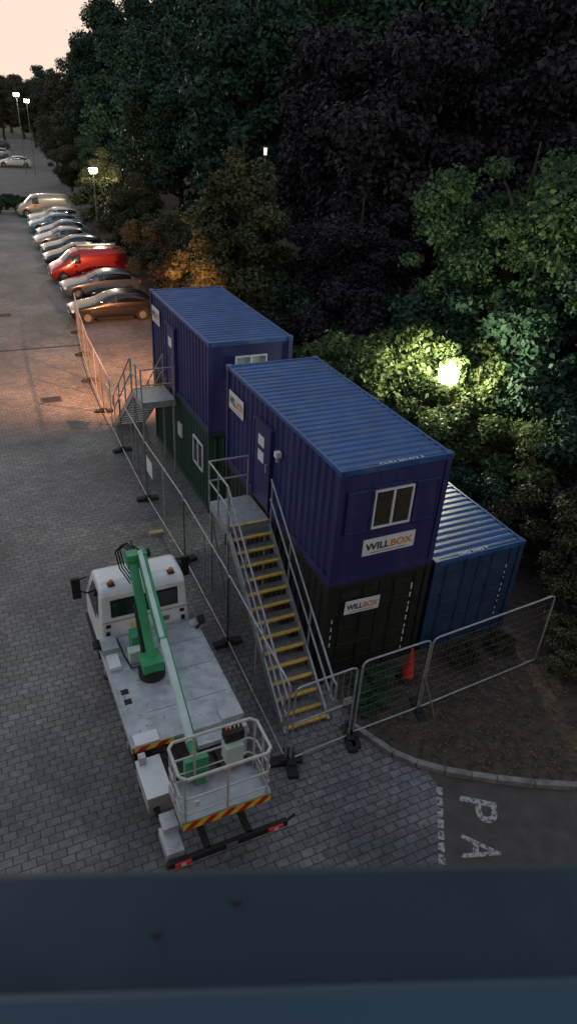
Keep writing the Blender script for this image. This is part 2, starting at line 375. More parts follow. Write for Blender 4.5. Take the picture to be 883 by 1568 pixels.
for i in range(1,9): b.cyl((-1.42+1.3*i/9,-1.6+.08*i/9,.12),(-1.42+1.3*i/9,-1.6+.08*i/9,1.95),.004,M_galv,5)
b.box(-.36,-.18,-1.56,-1.53,1.05,1.22,M_galv)
foot(ft,-1.42,-1.65,1.3);foot(ft,-.1,-1.55,1.3)
parent('pedestrian_gate',[b.obj('frame'),w.obj('mesh'),ft.obj('feet',bevel=.02)],(-.8,-1.55,0))
b=MB(); b.box(-1.85,-1.45,6.75,6.93,.0,.12,M_bin); b.obj('timber_block',bevel=.01)
b=MB(); cx,cy=1.85,-.62; zb=.14
b.box(cx-.2,cx+.2,cy-.2,cy+.2,zb,zb+.04,M_rubber)
b.cyl((cx,cy,zb+.04),(cx,cy,zb+.32),.135,M_cone,16,.095); b.cyl((cx,cy,zb+.32),(cx,cy,zb+.46),.099,M_cone,16,.076)
b.cyl((cx,cy,zb+.46),(cx,cy,zb+.8),.072,M_cone,16,.025)
parent('traffic_cone',[b.obj('cone_body')],(cx,cy,zb))

# ------------------------------------------------------------ boom lift truck
def wheel(b,x,y,r,w,side):
    s=1 if side>0 else -1
    b.cyl((x,y,r),(x+s*w,y,r),r,M_rubber,24); b.cyl((x+s*w,y,r),(x+s*(w+.012),y,r),r*.58,M_galvd,16); b.cyl((x+s*(w+.01),y,r),(x+s*(w+.05),y,r),r*.2,M_galv,12)
cxm=-3.17
cab=MB()
prof=[(1.98,.45),(2.0,2.0),(2.08,2.13),(2.3,2.18),(2.75,2.16),(2.95,2.05),(3.38,1.28),(3.46,1.1),(3.48,.45)]
def hw(z): return .98 if z<1.25 else .98-(z-1.25)*.13
vs=[(cxm-hw(z),y,z) for y,z in prof]+[(cxm+hw(z),y,z) for y,z in prof]; N=len(prof)
cab.add(vs,[tuple(range(N-1,-1,-1)),tuple(range(N,2*N))]+[(i,(i+1)%N,N+(i+1)%N,N+i) for i in range(N)],M_truck)
o_cab=cab.obj('cab',bevel=.07,seg=3)
g=MB()
g.box(cxm-.66,cxm+.66,1.968,1.986,1.50,1.86,M_glass)
g.box(cxm-.70,cxm+.70,1.98,1.992,1.46,1.90,M_rubber)
g.add([(cxm-.8,2.99,2.0),(cxm+.8,2.99,2.0),(cxm+.86,3.36,1.34),(cxm-.86,3.36,1.34)],[(0,1,2,3)],M_glass)
for s in (-1,1):
    vs=[(2.2,1.35),(2.25,1.98),(2.72,1.98),(3.1,1.38)]
    g.add([(cxm+s*(hw(zz)+.006),y,zz) for y,zz in vs],[(0,1,2,3)],M_glass)
o_g=g.obj('cab_windows')
d=MB()
for s in (-1,1):
    x=cxm+s*1.0
    d.cyl((x-s*.06,3.1,1.35),(x+s*.2,3.1,1.5),.018,M_rubber); d.cyl((x-s*.06,3.1,1.8),(x+s*.2,3.1,1.75),.018,M_rubber)
    d.box(x+s*.2-.09,x+s*.2+.09,3.05,3.13,1.3,1.82,M_rubber)
    d.box(cxm+s*.62-.07,cxm+s*.62+.07,2.1,2.24,2.165,2.19,M_rubber)
    d.cyl((cxm+s*.62,2.17,2.19),(cxm+s*.62,2.17,2.27),.045,M_amber,12)
    d.box(x-.03,x+.03,2.0,3.4,.42,.6,M_rubber)
    d.box(cxm+s*.8-.04,cxm+s*.8+.04,1.955,1.98,1.0,1.12,M_rubber)
    d.box(cxm+s*.78-.05,cxm+s*.78+.05,1.96,1.978,1.22,1.30,M_rubber)
    d.box(cxm+s*.55-.05,cxm+s*.55+.05,3.46,3.5,.8,.95,M_white)
    for yy in (2.2,2.5): d.box(cxm+s*.82-.02,cxm+s*.82+.02,yy,yy+.25,2.12,2.135,M_rubber)
    d.cyl((x-s*.05,1.6,.95),(x+s*.12,1.6,1.15),.03,M_rubber)
    d.cyl((x+s*.10,1.58,1.1),(x+s*.10,1.72,1.2),.075,M_rubber,12)
d.box(cxm-.6,cxm+.6,3.47,3.5,.62,.95,M_rubber)
d.box(cxm-.9,cxm+.9,1.962,1.976,1.36,1.372,M_galvd)
d.box(cxm-.3,cxm-.1,1.966,1.976,1.1,1.22,M_yel2); d.box(cxm+.2,cxm+.5,1.966,1.976,1.08,1.2,M_galvd)
o_d=d.obj('mirrors_and_beacons',bevel=.008)
ch=MB()
ch.box(cxm-.42,cxm-.32,-2.2,3.2,.55,.78,M_rubber); ch.box(cxm+.32,cxm+.42,-2.2,3.2,.55,.78,M_rubber)
ch.box(cxm-.6,cxm+.6,-.2,.2,.5,.6,M_rubber)
for s in (-1,1):
    wheel(ch,cxm+s*.72,2.75,.34,.22,s); wheel(ch,cxm+s*.68,-.35,.34,.28,s)
    ch.box(cxm+s*.93-.06,cxm+s*.93+.06,-.78,.08,.72,.76,M_rubber)
    ch.box(cxm+s*.82-.12,cxm+s*.82+.12,.35,1.5,.45,.88,M_galvd)
    for yy in (1.72,-1.22):
        ch.box(cxm+s*.93-.06,cxm+s*.93+.06,yy-.06,yy+.06,.22,1.02,M_deck); ch.cyl((cxm+s*.93,yy,.25),(cxm+s*.93,yy,.16),.03,M_galv); ch.cyl((cxm+s*.93,yy,.17),(cxm+s*.93,yy,.14),.10,M_rubber,14)
    ch.box(cxm+s*.9-.05,cxm+s*.9+.05,-2.1,-1.7,.5,.56,M_rubber)
ch.box(cxm-1.03,cxm+1.0,-3.06,-2.98,.50,.62,M_rubber)
ch.box(cxm-.4,cxm-.3,-3.0,-2.2,.52,.62,M_rubber);ch.box(cxm+.3,cxm+.4,-3.0,-2.2,.52,.62,M_rubber)
ch.cyl((cxm+.98,-3.02,.56),(cxm+1.12,-3.05,.72),.02,M_rubber)
for s in (-1,1):
    a=cxm+s*.78
    ch.box(a-.13,a+.13,-3.085,-3.06,.52,.61,M_redl); ch.box(a-.04,a+.04,-3.09,-3.085,.53,.60,M_white)
ch.box(cxm-.08,cxm+.12,-3.075,-3.06,.5,.61,M_galvd)
o_ch=ch.obj('chassis_and_wheels')
dk=MB()
dk.box(cxm-1.03,cxm+1.03,-1.0,1.9,.90,.985,M_deck)
for s in (-1,1): dk.box(cxm+s*1.03-.015,cxm+s*1.03+.015,-1.0,1.9,.86,1.0,M_deck)
dk.box(cxm-1.02,cxm-.7,1.45,1.85,.99,1.12,M_deck)
dk.box(cxm-.98,cxm-.76,.95,1.35,.99,1.08,M_truck)
dk.box(cxm-.92,cxm-.78,.28,.42,.986,.99,M_rubber); dk.box(cxm-.92,cxm-.78,.02,.16,.986,.99,M_rubber)
dk.box(cxm+.6,cxm+1.02,-1.02,-.72,.99,1.06,M_deck)
dk.box(cxm-.98,cxm-.55,-1.0,-.75,.988,1.03,M_truck)
dk.box(cxm-.12,cxm+1.02,-1.3,-1.0,.80,.90,M_deck)
for yy in (-.3,.55,1.3): dk.box(cxm-.6,cxm+1.0,yy,yy+.012,.985,.988,M_galvd)
for i in range(14):
    xx=cxm-.95+random.random()*1.9; yy=-.9+random.random()*2.6
    dk.cyl((xx,yy,.984),(xx,yy,.992),.014,M_galvd,8)
dk.box(cxm-1.03,cxm-.62,-1.95,-1.15,.42,.80,M_deck); dk.box(cxm-1.04,cxm-.61,-1.96,-1.14,.80,.83,M_truck)
dk.box(cxm-1.0,cxm-.72,-2.95,-2.45,.5,.72,M_deck); dk.box(cxm-.95,cxm-.7,-2.6,-2.3,.72,.85,M_deck)
o_dk=dk.obj('deck',bevel=.012)
cv=MB()
def chev(b,x0,x1,y,z0,z1,n):
    w=(x1-x0)/n; h=z1-z0
    b.box(x0,x1,y,y+.003,z0,z1,M_yel2)
    for i in range(0,n,2):
        a=x0+i*w
        b.add([(a,y-.002,z0),(a+w,y-.002,z0),(min(a+w+h,x1),y-.002,z1),(min(a+h,x1),y-.002,z1)],[(0,1,2,3)],M_red)
chev(cv,cxm-1.0,cxm-.3,-1.016,.87,.985,4)
o_cv=cv.obj('hazard_stripes')
bm=MB()
bm.cyl((-3.42,.62,.99),(-3.42,.62,1.2),.26,M_rubber,20); bm.box(-3.62,-3.22,.42,.84,1.2,1.42,M_lgreen)
bm.beam((-3.40,.62,1.3),(-3.36,2.0,2.78),.17,.2,M_lgreen)
bm.cyl((-3.52,.75,1.3),(-3.46,1.5,2.1),.05,M_rubber,10)
bm.box(-3.48,-3.08,1.86,2.08,2.66,2.98,M_lgreen)
bm.box(-3.64,-3.46,1.25,1.55,1.0,1.45,M_lgreen); bm.box(-3.75,-3.5,1.0,1.2,1.0,1.3,M_pale)
bm.beam((-3.18,2.02,2.90),(-3.27,.2,2.17),.17,.22,M_lgreen)
bm.beam((-3.205,2.0,2.912),(-3.295,.2,2.184),.09,.224,M_pale)
bm.beam((-3.27,.25,2.19),(-3.34,-1.6,1.44),.12,.17,M_pale)
bm.beam((-3.34,-1.5,1.48),(-3.37,-2.05,1.22),.11,.14,M_lgreen)
bm.beam((-3.19,.3,2.12),(-3.26,-1.7,1.32),.045,.12,M_lgreen)
bm.cyl((-3.32,2.1,2.82),(-2.98,2.1,2.82),.09,M_rubber,12)
bm.box(-3.46,-3.28,-2.2,-1.95,1.05,1.3,M_lgreen)
o_bm=bm.obj('boom',bevel=.012)
hs=MB()
pts=[(-3.34,2.05,2.9),(-3.5,2.2,3.05),(-3.62,2.3,2.85),(-3.58,2.2,2.5),(-3.45,1.9,2.3)]
for k in (0,.05,.1): hs.path([(a+k,b_+k*.4,c) for a,b_,c in pts],.016,M_rubber,6)
hs.path([(-3.28,2.05,2.95),(-3.32,2.25,3.08),(-3.3,2.2,3.0),(-3.2,2.0,2.98)],.014,M_rubber,6)
hs.path([(-3.6,.7,1.2),(-3.75,.9,1.01),(-3.8,1.3,1.0),(-3.85,1.7,1.15)],.016,M_rubber,6)
o_hs=hs.obj('hydraulic_hoses')
bk=MB(); x0,x1,y0,y1=-3.88,-2.42,-2.85,-2.12; zf=1.1; zt=2.2
bk.box(x0,x1,y0,y1,zf-.03,zf,M_deck)
for a,c,e,f in ((x0,x1,y0-.012,y0),(x0,x1,y1,y1+.012),(x0-.012,x0,y0,y1),(x1,x1+.012,y0,y1)): bk.box(a,c,e,f,zf-.02,zf+.14,M_deck)
def rr(z):
    k=.09; return [(x0+k,y0,z),(x1-k,y0,z),(x1,y0+k,z),(x1,y1-k,z),(x1-k,y1,z),(x0+k,y1,z),(x0,y1-k,z),(x0,y0+k,z),(x0+k,y0,z)]
M_brail=mat('basket_rail_paint',(.55,.55,.52),(.42,.42,.4),.45,scale=8)
bk.path(rr(zt),.026,M_brail); bk.path(rr(zt-.45),.018,M_brail); bk.path(rr(zt-.8),.014,M_brail)
for p in ((x0+.06,y0+.03),(x1-.06,y0+.03),(x1-.02,y1-.06),(x0+.02,y1-.06),((x0+x1)/2,y0),((x0+x1)/2-.3,y1),((x0+x1)/2+.3,y1),(x0,(y0+y1)/2),(x1,(y0+y1)/2)):
    bk.cyl((p[0],p[1],zf-.02),(p[0],p[1],zt),.022,M_brail)
bk.box(-2.98,-2.66,y1-.16,y1+.02,zt-.22,zt-.02,M_rubber); bk.box(-2.95,-2.9,y1-.1,y1-.08,zt-.02,zt+.06,M_red)
for k in range(4): bk.cyl((-2.94+k*.07,y1-.07,zt-.02),(-2.94+k*.07,y1-.07,zt+.03),.012,M_white if k%2 else M_yel2,8)
bk.box(-3.6,-3.2,y1+.01,y1+.12,zf,zf+.5,M_lgreen)
bk.box(-3.0,-2.7,y1-.25,y1-.03,zf+.5,zf+.85,M_pale)
bk.box(-3.7,-3.62,y0-.06,y0-.03,zf+.5,zf+.62,M_white)
o_bk=bk.obj('basket')
c2=MB(); chev(c2,x0,x1,y0-.022,zf-.05,zf+.11,10)
o_c2=c2.obj('basket_hazard_stripes')
parent('boom_lift_truck',[o_cab,o_g,o_d,o_ch,o_dk,o_cv,o_bm,o_hs,o_bk,o_c2],(cxm,0,0))

# ------------------------------------------------------------ cars
def carpaint(name,c,r=.25):
    m,n,l,b=nt(name); b.inputs['Roughness'].default_value=r; b.inputs['Metallic'].default_value=.2
    b.inputs['Coat Weight'].default_value=.6; b.inputs['Coat Roughness'].default_value=.06
    no=n.new('ShaderNodeTexNoise'); no.inputs['Scale'].default_value=5
    mx=n.new('ShaderNodeMixRGB'); l.new(no.outputs['Fac'],mx.inputs['Fac']); mx.inputs['Color1'].default_value=(*c,1); mx.inputs['Color2'].default_value=(*[x*.8 for x in c],1)
    l.new(mx.outputs[0],b.inputs['Base Color']); return m
M_head=emis('headlamp_lens',(.8,.8,.75),.1)
HATCH=[(0,.34,.55,.55,.70),(.12,.24,.68,.68,.82),(.5,.2,.84,.84,.87),(1.0,.2,.94,.96,.89),(1.2,.2,.97,1.0,.89),(1.85,.2,.98,1.40,.89),(2.3,.2,.99,1.47,.89),(3.1,.2,1.0,1.45,.89),(3.45,.2,1.0,1.37,.88),(3.85,.22,1.0,1.04,.86),(4.02,.26,.86,.88,.82),(4.08,.36,.6,.6,.78)]
ESTATE=[(0,.34,.55,.55,.70),(.12,.24,.68,.68,.82),(.5,.2,.82,.82,.88),(1.15,.2,.92,.94,.9),(1.35,.2,.95,.98,.9),(2.05,.2,.97,1.36,.9),(2.6,.2,.98,1.43,.9),(3.5,.2,.99,1.40,.9),(3.95,.2,.99,1.28,.89),(4.3,.22,.98,1.02,.87),(4.45,.26,.86,.88,.83),(4.5,.36,.6,.6,.79)]
VAN=[(0,.34,.6,.6,.8),(.1,.26,.85,.85,.9),(.6,.22,1.05,1.08,.93),(.75,.22,1.08,1.12,.95),(1.35,.22,1.1,1.78,.95),(1.7,.22,1.1,1.88,.95),(3.0,.22,1.1,1.92,.95),(4.5,.22,1.1,1.92,.95),(4.72,.24,1.08,1.86,.94),(4.8,.3,1.0,1.0,.92)]
def car(name,x,y,paint,prof=HATCH,flip=False,rot=0,van=False,extras=None):
    b=MB(); n=len(prof); L=prof[-1][0]; rows=[]
    for (px,zb,zl,zr,w) in prof:
        cab=zr-zl>.08; wr=w*(.80 if not van else .88) if cab else w*.86
        rows.append([(px,w*.9,zb),(px,w,zb+.16),(px,w,(zb+zl)/2+.08),(px,w*.965,zl),(px,wr,max(zr-.05,zl+.005) if cab else zl+.01),(px,wr*.72,zr+(0 if cab else .03)),(px,0,zr+(.03 if cab else .05))])
    vs=[];K=7
    for r in rows: vs+=r+[(a,-c,d) for a,c,d in r[-2::-1]]
    m=2*K-1; fs=[]
    for i in range(n-1):
        for j in range(m-1):
            f=(i*m+j,(i+1)*m+j,(i+1)*m+j+1,i*m+j+1)
            jj=min(j,m-2-j); g=False
            c0=prof[i][3]-prof[i][2]>.08; c1=prof[i+1][3]-prof[i+1][2]>.08
            if jj==3 and (c0 and c1): g=(not van) or prof[i][0]<1.7
            if jj>=4 and (c0!=c1) and not (van and prof[i][0]>3): g=True
            fs.append((f,g))
    b.add(vs,[f for f,g in fs if not g],paint); 
    b.add(vs,[f for f,g in fs if g],M_glass)
    b.add(vs,[tuple(range(m)),tuple(range((n-1)*m+m-1,(n-1)*m-1,-1))],paint)
    o1=b.obj('body',smooth=True)
    bm_=o1.modifiers.new('weld','WELD'); bm_.merge_threshold=.0005
    sb=o1.modifiers.new('sub','SUBSURF'); sb.levels=1; sb.render_levels=1
    d=MB(); wx=(.78,L-.82) 
    r=.31 if not van else .34
    W=max(p[4] for p in prof)
    for s in (-1,1):
        for a in wx:
            d.cyl((a,s*(W-.24),r+.04),(a,s*(W-.012),r+.04),r+.055,M_rubber,20)
            d.cyl((a,s*(W-.2),r),(a,s*(W+.004),r),r,M_rubber,22); d.cyl((a,s*(W+.004),r),(a,s*(W+.012),r),r*.62,M_galvd,14)
        d.box(wx[0]+.5,wx[1]-.5,s*W*.93-.03,s*W*.93+.03,.17,.27,M_rubber)
        d.box(1.45,1.6,s*(W+.06)-.07,s*(W+.06)+.07,.98,1.1,paint)
        d.box(.03,.2,s*W*.72-.12,s*W*.72+.12,.58,.68,M_head); d.box(L-.1,L-.02,s*W*.8-.08,s*W*.8+.08,.72,.9,M_redl)
        if not van:
            px=wx[0]+1.55
            d.beam((px,s*W*.955,.98),(px-.03,s*W*.80,1.42),.07,.03,paint,up=(1,0,0))
        d.box((wx[0]+wx[1])/2+.1,(wx[0]+wx[1])/2+.24,s*W-.005,s*W+.012,.83,.86,M_galvd)
    d.box(-.01,.04,-.35,.35,.4,.52,M_rubber); d.box(-.03,.0,-.26,.26,.40,.5,M_white); d.box(L-.02,L+.01,-.26,.26,.5,.6,M_yellow)
    if extras: extras(d,W,L)
    o2=d.obj('wheels_and_trim')
    e=bpy.data.objects.new(name,None); COL.objects.link(e)
    for o in (o1,o2): o.parent=e
    e.location=(x,y,0) if not flip else (x+L,y,0); e.rotation_euler=(0,0,rot+(math.pi if flip else 0))
    return e
C=carpaint
def rack(d,W,L):
    for a in (1.9,2.8,3.7): d.cyl((a,-.7,2.02),(a,.7,2.02),.02,M_rubber)
    for s in (-.6,.6): d.cyl((1.7,s,2.03),(4.4,s,2.03),.025,M_galv)
    d.box(1.8,4.2,-.25,.1,2.05,2.1,M_galv)
car('parked_car',-.35,28.3,C('black_paint',(.02,.018,.02)),ESTATE)
car('parked_car',.05,33.2,C('grey_blue_paint',(.10,.14,.2)),ESTATE,rot=.03)
car('parked_van',-.05,37.2,C('red_van_paint',(.42,.018,.022)),VAN,van=True,extras=rack)
car('parked_car',.2,41.4,C('navy_paint',(.015,.03,.07)),HATCH,rot=-.02)
car('parked_car',.5,44.5,C('slate_paint',(.05,.08,.11)),ESTATE)
car('parked_car',.4,47.6,C('silver_paint',(.36,.38,.39)),HATCH,rot=.02)
car('parked_car',1.0,50.8,C('light_blue_paint',(.12,.2,.26)),HATCH)
car('parked_car',.8,54.2,C('blue_silver_paint',(.12,.25,.38)),HATCH,rot=-.03)
car('parked_car',1.2,57.6,C('white_car_paint',(.5,.52,.52)),ESTATE)
car('parked_van',.8,62.2,C('beige_van_paint',(.32,.31,.27)),VAN,van=True)
car('parked_car',2.9,105,C('white_estate_paint',(.7,.7,.68)),ESTATE)
car('parked_car',1.5,118,C('grey_car_paint',(.4,.4,.4)),ESTATE)
car('parked_car',1.0,128,C('pale_car_paint',(.6,.6,.58)),HATCH)
car('parked_car',3.5,134,C('dark_car_paint',(.05,.05,.06)),HATCH)

# ------------------------------------------------------------ ground
def sheet(name,pts,z,m):
    me=bpy.data.meshes.new(name); me.from_pydata([(x,y,z) for x,y in pts],[],[tuple(range(len(pts)))]); me.materials.append(m)
    o=bpy.data.objects.new(name,me); COL.objects.link(o); return o
sheet('ground',[(-900,-900),(900,-900),(900,900),(-900,900)],-.03,M_grass)
sheet('block_paving',[(-45,-9.5),(7,-9.5),(7,66),(-45,66)],0,M_pave)
sheet('asphalt_road',[(-2.9,-9.4),(.25,-4.2),(.62,-3.65),(.9,-3.15),(1.0,-2.6),(14,-5),(20,-9.4)],.004,M_asph)
sheet('car_park_asphalt',[(-60,66.5),(14,66.5),(14,160),(-60,160)],-.01,M_asph2)
b=MB(); b.box(-12,-.6,24.0,24.14,.002,.006,M_rubber); b.obj('drain_channel')
for (x,y) in ((-2.9,17.6),(-6.5,8.5),(-3.5,30)):
    b=MB(); b.box(x-.4,x+.4,y-.3,y+.3,.003,.008,M_asph); b.box(x-.34,x+.34,y-.24,y+.24,.008,.012,M_rubber); b.obj('manhole_cover')
K=[(.12,-1.35),(.3,-1.75),(.5,-2.2),(.8,-2.57),(1.2,-2.92),(1.6,-3.2),(2.0,-3.45),(2.6,-3.8),(3.3,-4.15),(4.5,-4.55),(6,-4.9),(9,-5.2),(14,-5.3)]
b=MB()
for i,(p,q) in enumerate(zip(K,K[1:])):
    n_=max(1,round(math.dist(p,q)/.6))
    for k in range(n_):
        a=Vector((p[0]+(q[0]-p[0])*k/n_,p[1]+(q[1]-p[1])*k/n_,.06)); c=Vector((p[0]+(q[0]-p[0])*(k+1)/n_,p[1]+(q[1]-p[1])*(k+1)/n_,.06)); dd=(c-a).normalized()*.004
        b.beam(a+dd,c-dd,.125,.125,M_kerb)
b.obj('kerb',bevel=.012)
def vh(x,y):
    h=.10+.05*math.sin(x*1.3+y*.7)*math.sin(y*1.1)
    if x>5.5: h+=min(2.6,(x-5.5)*.09)
    return h
Bd=[(14,-5.24),(9,-5.14),(6,-4.84),(4.5,-4.49),(3.3,-4.09),(2.6,-3.74),(2.0,-3.39),(1.6,-3.14),(1.2,-2.86),(.8,-2.51),(.56,-2.16),(.36,-1.7),(.2,-1.3),(.2,-.6),(.3,.3),(1,2),(2,5),(2.5,8),(2.5,13),(4.9,13.6),(5.0,18),(5.0,24),(5.1,32),(5.3,40),(5.4,50),(5.6,60),(6,64.5)]
vs=[];ts=[0,.01,.025,.045,.07,.1,.14,.19,.25,.33,.43,.55,.7,.85,1]
for i,(x,y) in enumerate(Bd):
    fy=-5+ i/(len(Bd)-1)*110
    for t in ts:
        X=x+(90-x)*t;Y=y+(fy-y)*t; vs.append((X,Y,(.11 if t==0 else vh(X,Y))))
n=len(ts); fs=[(i*n+j,i*n+j+1,(i+1)*n+j+1,(i+1)*n+j) for i in range(len(Bd)-1) for j in range(n-1)]
me=bpy.data.meshes.new('planted_verge'); me.from_pydata(vs,[],fs); me.materials.append(M_soil); me.polygons.foreach_set('use_smooth',[True]*len(fs))
o=bpy.data.objects.new('planted_verge',me); COL.objects.link(o)
b=MB()
p=Vector((.92,-3.15,0)); q=Vector((-1.6,-6.9,0)); L=(q-p).length; dv=(q-p)/L; nv=Vector((-dv.y,dv.x,0))
s=0
while s<L:
    a=p+dv*s; c=p+dv*min(L,s+.17)
    b.add([a-nv*.055+Vector((0,0,.009)),c-nv*.055+Vector((0,0,.009)),c+nv*.055+Vector((0,0,.009)),a+nv*.055+Vector((0,0,.009))],[(0,1,2,3)],M_wpaint); s+=.225
b.obj('parking_bay_line')
u=Vector((-.59,-.807,0)); v=Vector((.807,-.59,0))
for ch_,c in (('P',(1.30,-3.82)),('A',(.85,-4.46)),('R',(.38,-5.12))):
    text('road_lettering',ch_,.46,.66,M_wpaint,frame_matrix((c[0],c[1],.009),u,v),.01)
# fallen leaves
lb=MB(); rg=random.Random(3)
M_fall=mat('fallen_leaf',(.22,.14,.06),(.10,.07,.035),.8,scale=2)
for i in range(2200):
    if i%4: 
        x=rg.uniform(.2,7); y=rg.uniform(-4,0); 
        if y< -1.6-(x-.3)*1.0 and x<3.3: continue
        zz=vh(x,y)+.03
    else:
        x=rg.gauss(-.4,1.6); y=rg.gauss(-2.2,1.8); zz=.012
        if x>.3: continue
    a=rg.uniform(0,6.28); s_=rg.uniform(.015,.035); c=math.cos(a)*s_; d_=math.sin(a)*s_
    lb.add([(x-c,y-d_,zz),(x+d_*.6,y-c*.6,zz+.008),(x+c,y+d_,zz),(x-d_*.6,y+c*.6,zz+.01)],[(0,1,2,3)],M_fall)
lb.obj('fallen_leaves')

# ------------------------------------------------------------ building the photo is taken from
E=Vector((.9285,-.3714,0)).normalized(); Nn=Vector((.3714,.9285,0)).normalized()
F=Matrix(((E.x,Nn.x,0,-5.6062),(E.y,Nn.y,0,-9.1345),(0,0,1,0),(0,0,0,1)))
zc=10.7885
b=MB()
b.box(-9,9,-.12,.243,zc-.43,zc-.40,M_sill,F); b.box(-9,9,.215,.243,zc-.50,zc-.43,M_sill,F)
o1=b.obj('window_sill',bevel=.006)
b=MB(); b.box(-9,9,-.12,.172,zc-.398,zc-.385,M_sill2,F); o2=b.obj('window_frame',bevel=.006)
b=MB(); b.box(-9,9,-.12,.2,-.03,zc-.435,M_brick,F); o3=b.obj('wall')
b=MB()
for a,c in ((.004,.222),(-.040,.205)): 
    b.cyl(F@Vector((a,c,zc-.401)),F@Vector((a,c,zc-.398)),.0026,M_rubber,12)
o4=b.obj('sill_screws')
parent('brick_building',[o1,o2,o3,o4],(-5.7,-9.3,0))

# ------------------------------------------------------------ trees
def crown(name,seed,R,H,z0,ncl,nleaf,leaf,cone=0):
    rg=np.random.default_rng(seed)
    cs=[];rs=[]
    zc=(H+z0)/2; hz=(H-z0)/2
    while len(cs)<ncl:
        d=rg.normal(size=3); d/=np.linalg.norm(d); rad=rg.uniform(.25,.9)**.6*.88
        c=d*rad
        t=(c[2]+1)/2
        wid=1.0 if not cone else (1.12-t*.85)
        wob=1+.22*math.sin(3*math.atan2(d[1],d[0])+seed)+.15*math.sin(5*d[2]*2+seed*2)
        cs.append((c[0]*R*wid*wob,c[1]*R*wid*wob,zc+c[2]*hz)); rs.append(rg.uniform(.10,.28)*R*(1 if not cone else (1.1-.6*t)))
    cs=np.array(cs);rs=np.array(rs)
    w=rs**1.8; k=rg.choice(ncl,nleaf,p=w/w.sum())
    d=rg.normal(size=(nleaf,3)); d/=np.linalg.norm(d,axis=1)[:,None]
    rad=rs[k]*(rg.uniform(.1,1,nleaf)**.45*.85+np.abs(rg.normal(size=nleaf))*.22)
    P=cs[k]+d*rad[:,None]*np.array([1,1,.75])
    nrm=d*.7+rg.normal(size=(nleaf,3))*.65+np.array([0,0,.35]); nrm/=np.linalg.norm(nrm,axis=1)[:,None]
    a=np.cross(nrm,rg.normal(size=(nleaf,3))); a/=np.linalg.norm(a,axis=1)[:,None]; b_=np.cross(nrm,a)
    s=leaf*rg.uniform(.5,1.35,nleaf)[:,None]
    V=np.stack([P-a*s*.75,P-b_*s*.40+nrm*s*.1,P+a*s*.75,P+b_*s*.40+nrm*s*.1],1).reshape(-1,3)
    me=bpy.data.meshes.new(name); me.vertices.add(nleaf*4); me.vertices.foreach_set('co',V.ravel())
    me.loops.add(nleaf*4); me.loops.foreach_set('vertex_index',np.arange(nleaf*4,dtype=np.int32))
    me.polygons.add(nleaf); me.polygons.foreach_set('loop_start',np.arange(nleaf,dtype=np.int32)*4); me.polygons.foreach_set('loop_total',np.full(nleaf,4,dtype=np.int32))
    me.update(calc_edges=True); me.validate()
    t=MB(); top=z0+(H-z0)*.55
    pts=[Vector((0,0,-.4)),Vector((.1,.05,z0*.7+.2)),Vector((-.1,.1,(z0+top)/2)),Vector((.05,-.05,top)),Vector((0,0,H*.9))]
    rad=[R*.075,R*.06,R*.045,R*.03,R*.008]
    for i in range(4): t.cyl(pts[i],pts[i+1],rad[i],M_bark,10,rad[i+1])
    idx=rg.choice(ncl,min(ncl,16),replace=False)
    for i in idx:
        c=Vector(cs[i]); hgt=max(z0*.6+.1,min(top,c.z-.4*abs(c.x)-.3)); st=Vector((0,0,hgt)); md=(st+c)/2+Vector((0,0,.15*R*.5))
        t.cyl(st,md,R*.028,M_bark,6,R*.018); t.cyl(md,c,R*.018,M_bark,6,R*.006)
    tm=t.obj('tmp'); tme=tm.data; bpy.data.objects.remove(tm)
    return me,tme
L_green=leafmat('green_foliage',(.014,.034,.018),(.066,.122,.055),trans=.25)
L_lit=leafmat('lamplit_foliage',(.030,.050,.018),(.115,.155,.06),trans=.3)  # lighter leaf copy for shrubs by the lamp, its glow painted into the colour
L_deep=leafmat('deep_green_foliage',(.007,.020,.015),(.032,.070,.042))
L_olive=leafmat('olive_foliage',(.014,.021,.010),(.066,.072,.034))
L_purple=leafmat('copper_foliage',(.008,.007,.010),(.026,.023,.033))
L_brown=leafmat('brown_foliage',(.018,.019,.011),(.074,.066,.036))
PR={'A':crown('a',1,4,12,1.6,90,42000,.15),'A2':crown('a2',5,4,12,1.2,84,42000,.15),'B':crown('b',2,5.5,19,1.5,125,44000,.27),'B2':crown('b2',9,5.5,19,1.0,115,44000,.27),
'C':crown('c',3,3,9.6,1.0,110,44000,.12,1),'D':crown('d',4,2,3.4,.1,40,19000,.10),'D2':crown('d2',8,2,3.4,.1,36,19000,.10)}
CACHE={}
def tree(name,kind,x,y,mt,s=1,sz=None,rot=None,z=None):
    key=(kind,mt.name)
    if key not in CACHE:
        me=PR[kind][0].copy(); me.materials.clear(); me.materials.append(mt); CACHE[key]=me
    e=bpy.data.objects.new(name,None); COL.objects.link(e)
    for nm,me in (('crown',CACHE[key]),('trunk',PR[kind][1])):
        o=bpy.data.objects.new(nm,me); COL.objects.link(o); o.parent=e
    if z is None: z=vh(x,y) if x>5 else 0
    e.location=(x,y,z); e.rotation_euler=(0,0,random.uniform(0,6.28) if rot is None else rot); e.scale=(s,s,sz or s)
tree('deciduous_tree','C',5.6,19,L_olive,1.15,1.05,1)
def pol(a,d): a=math.radians(a); return (-5.6+d*math.sin(a),-9.1+d*math.cos(a))
def T(kind,a,d,mt,s=1,sz=None): tree('deciduous_tree',kind,*pol(a,d),mt,s,sz)
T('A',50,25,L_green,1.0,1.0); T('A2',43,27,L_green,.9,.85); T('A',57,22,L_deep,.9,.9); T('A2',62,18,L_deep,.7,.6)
T('B',35,34,L_purple,.75,.75); T('B2',29,38,L_purple,.7,.75); T('B',42,37,L_purple,.85,.85); T('A2',31,30,L_purple,.8,.65)
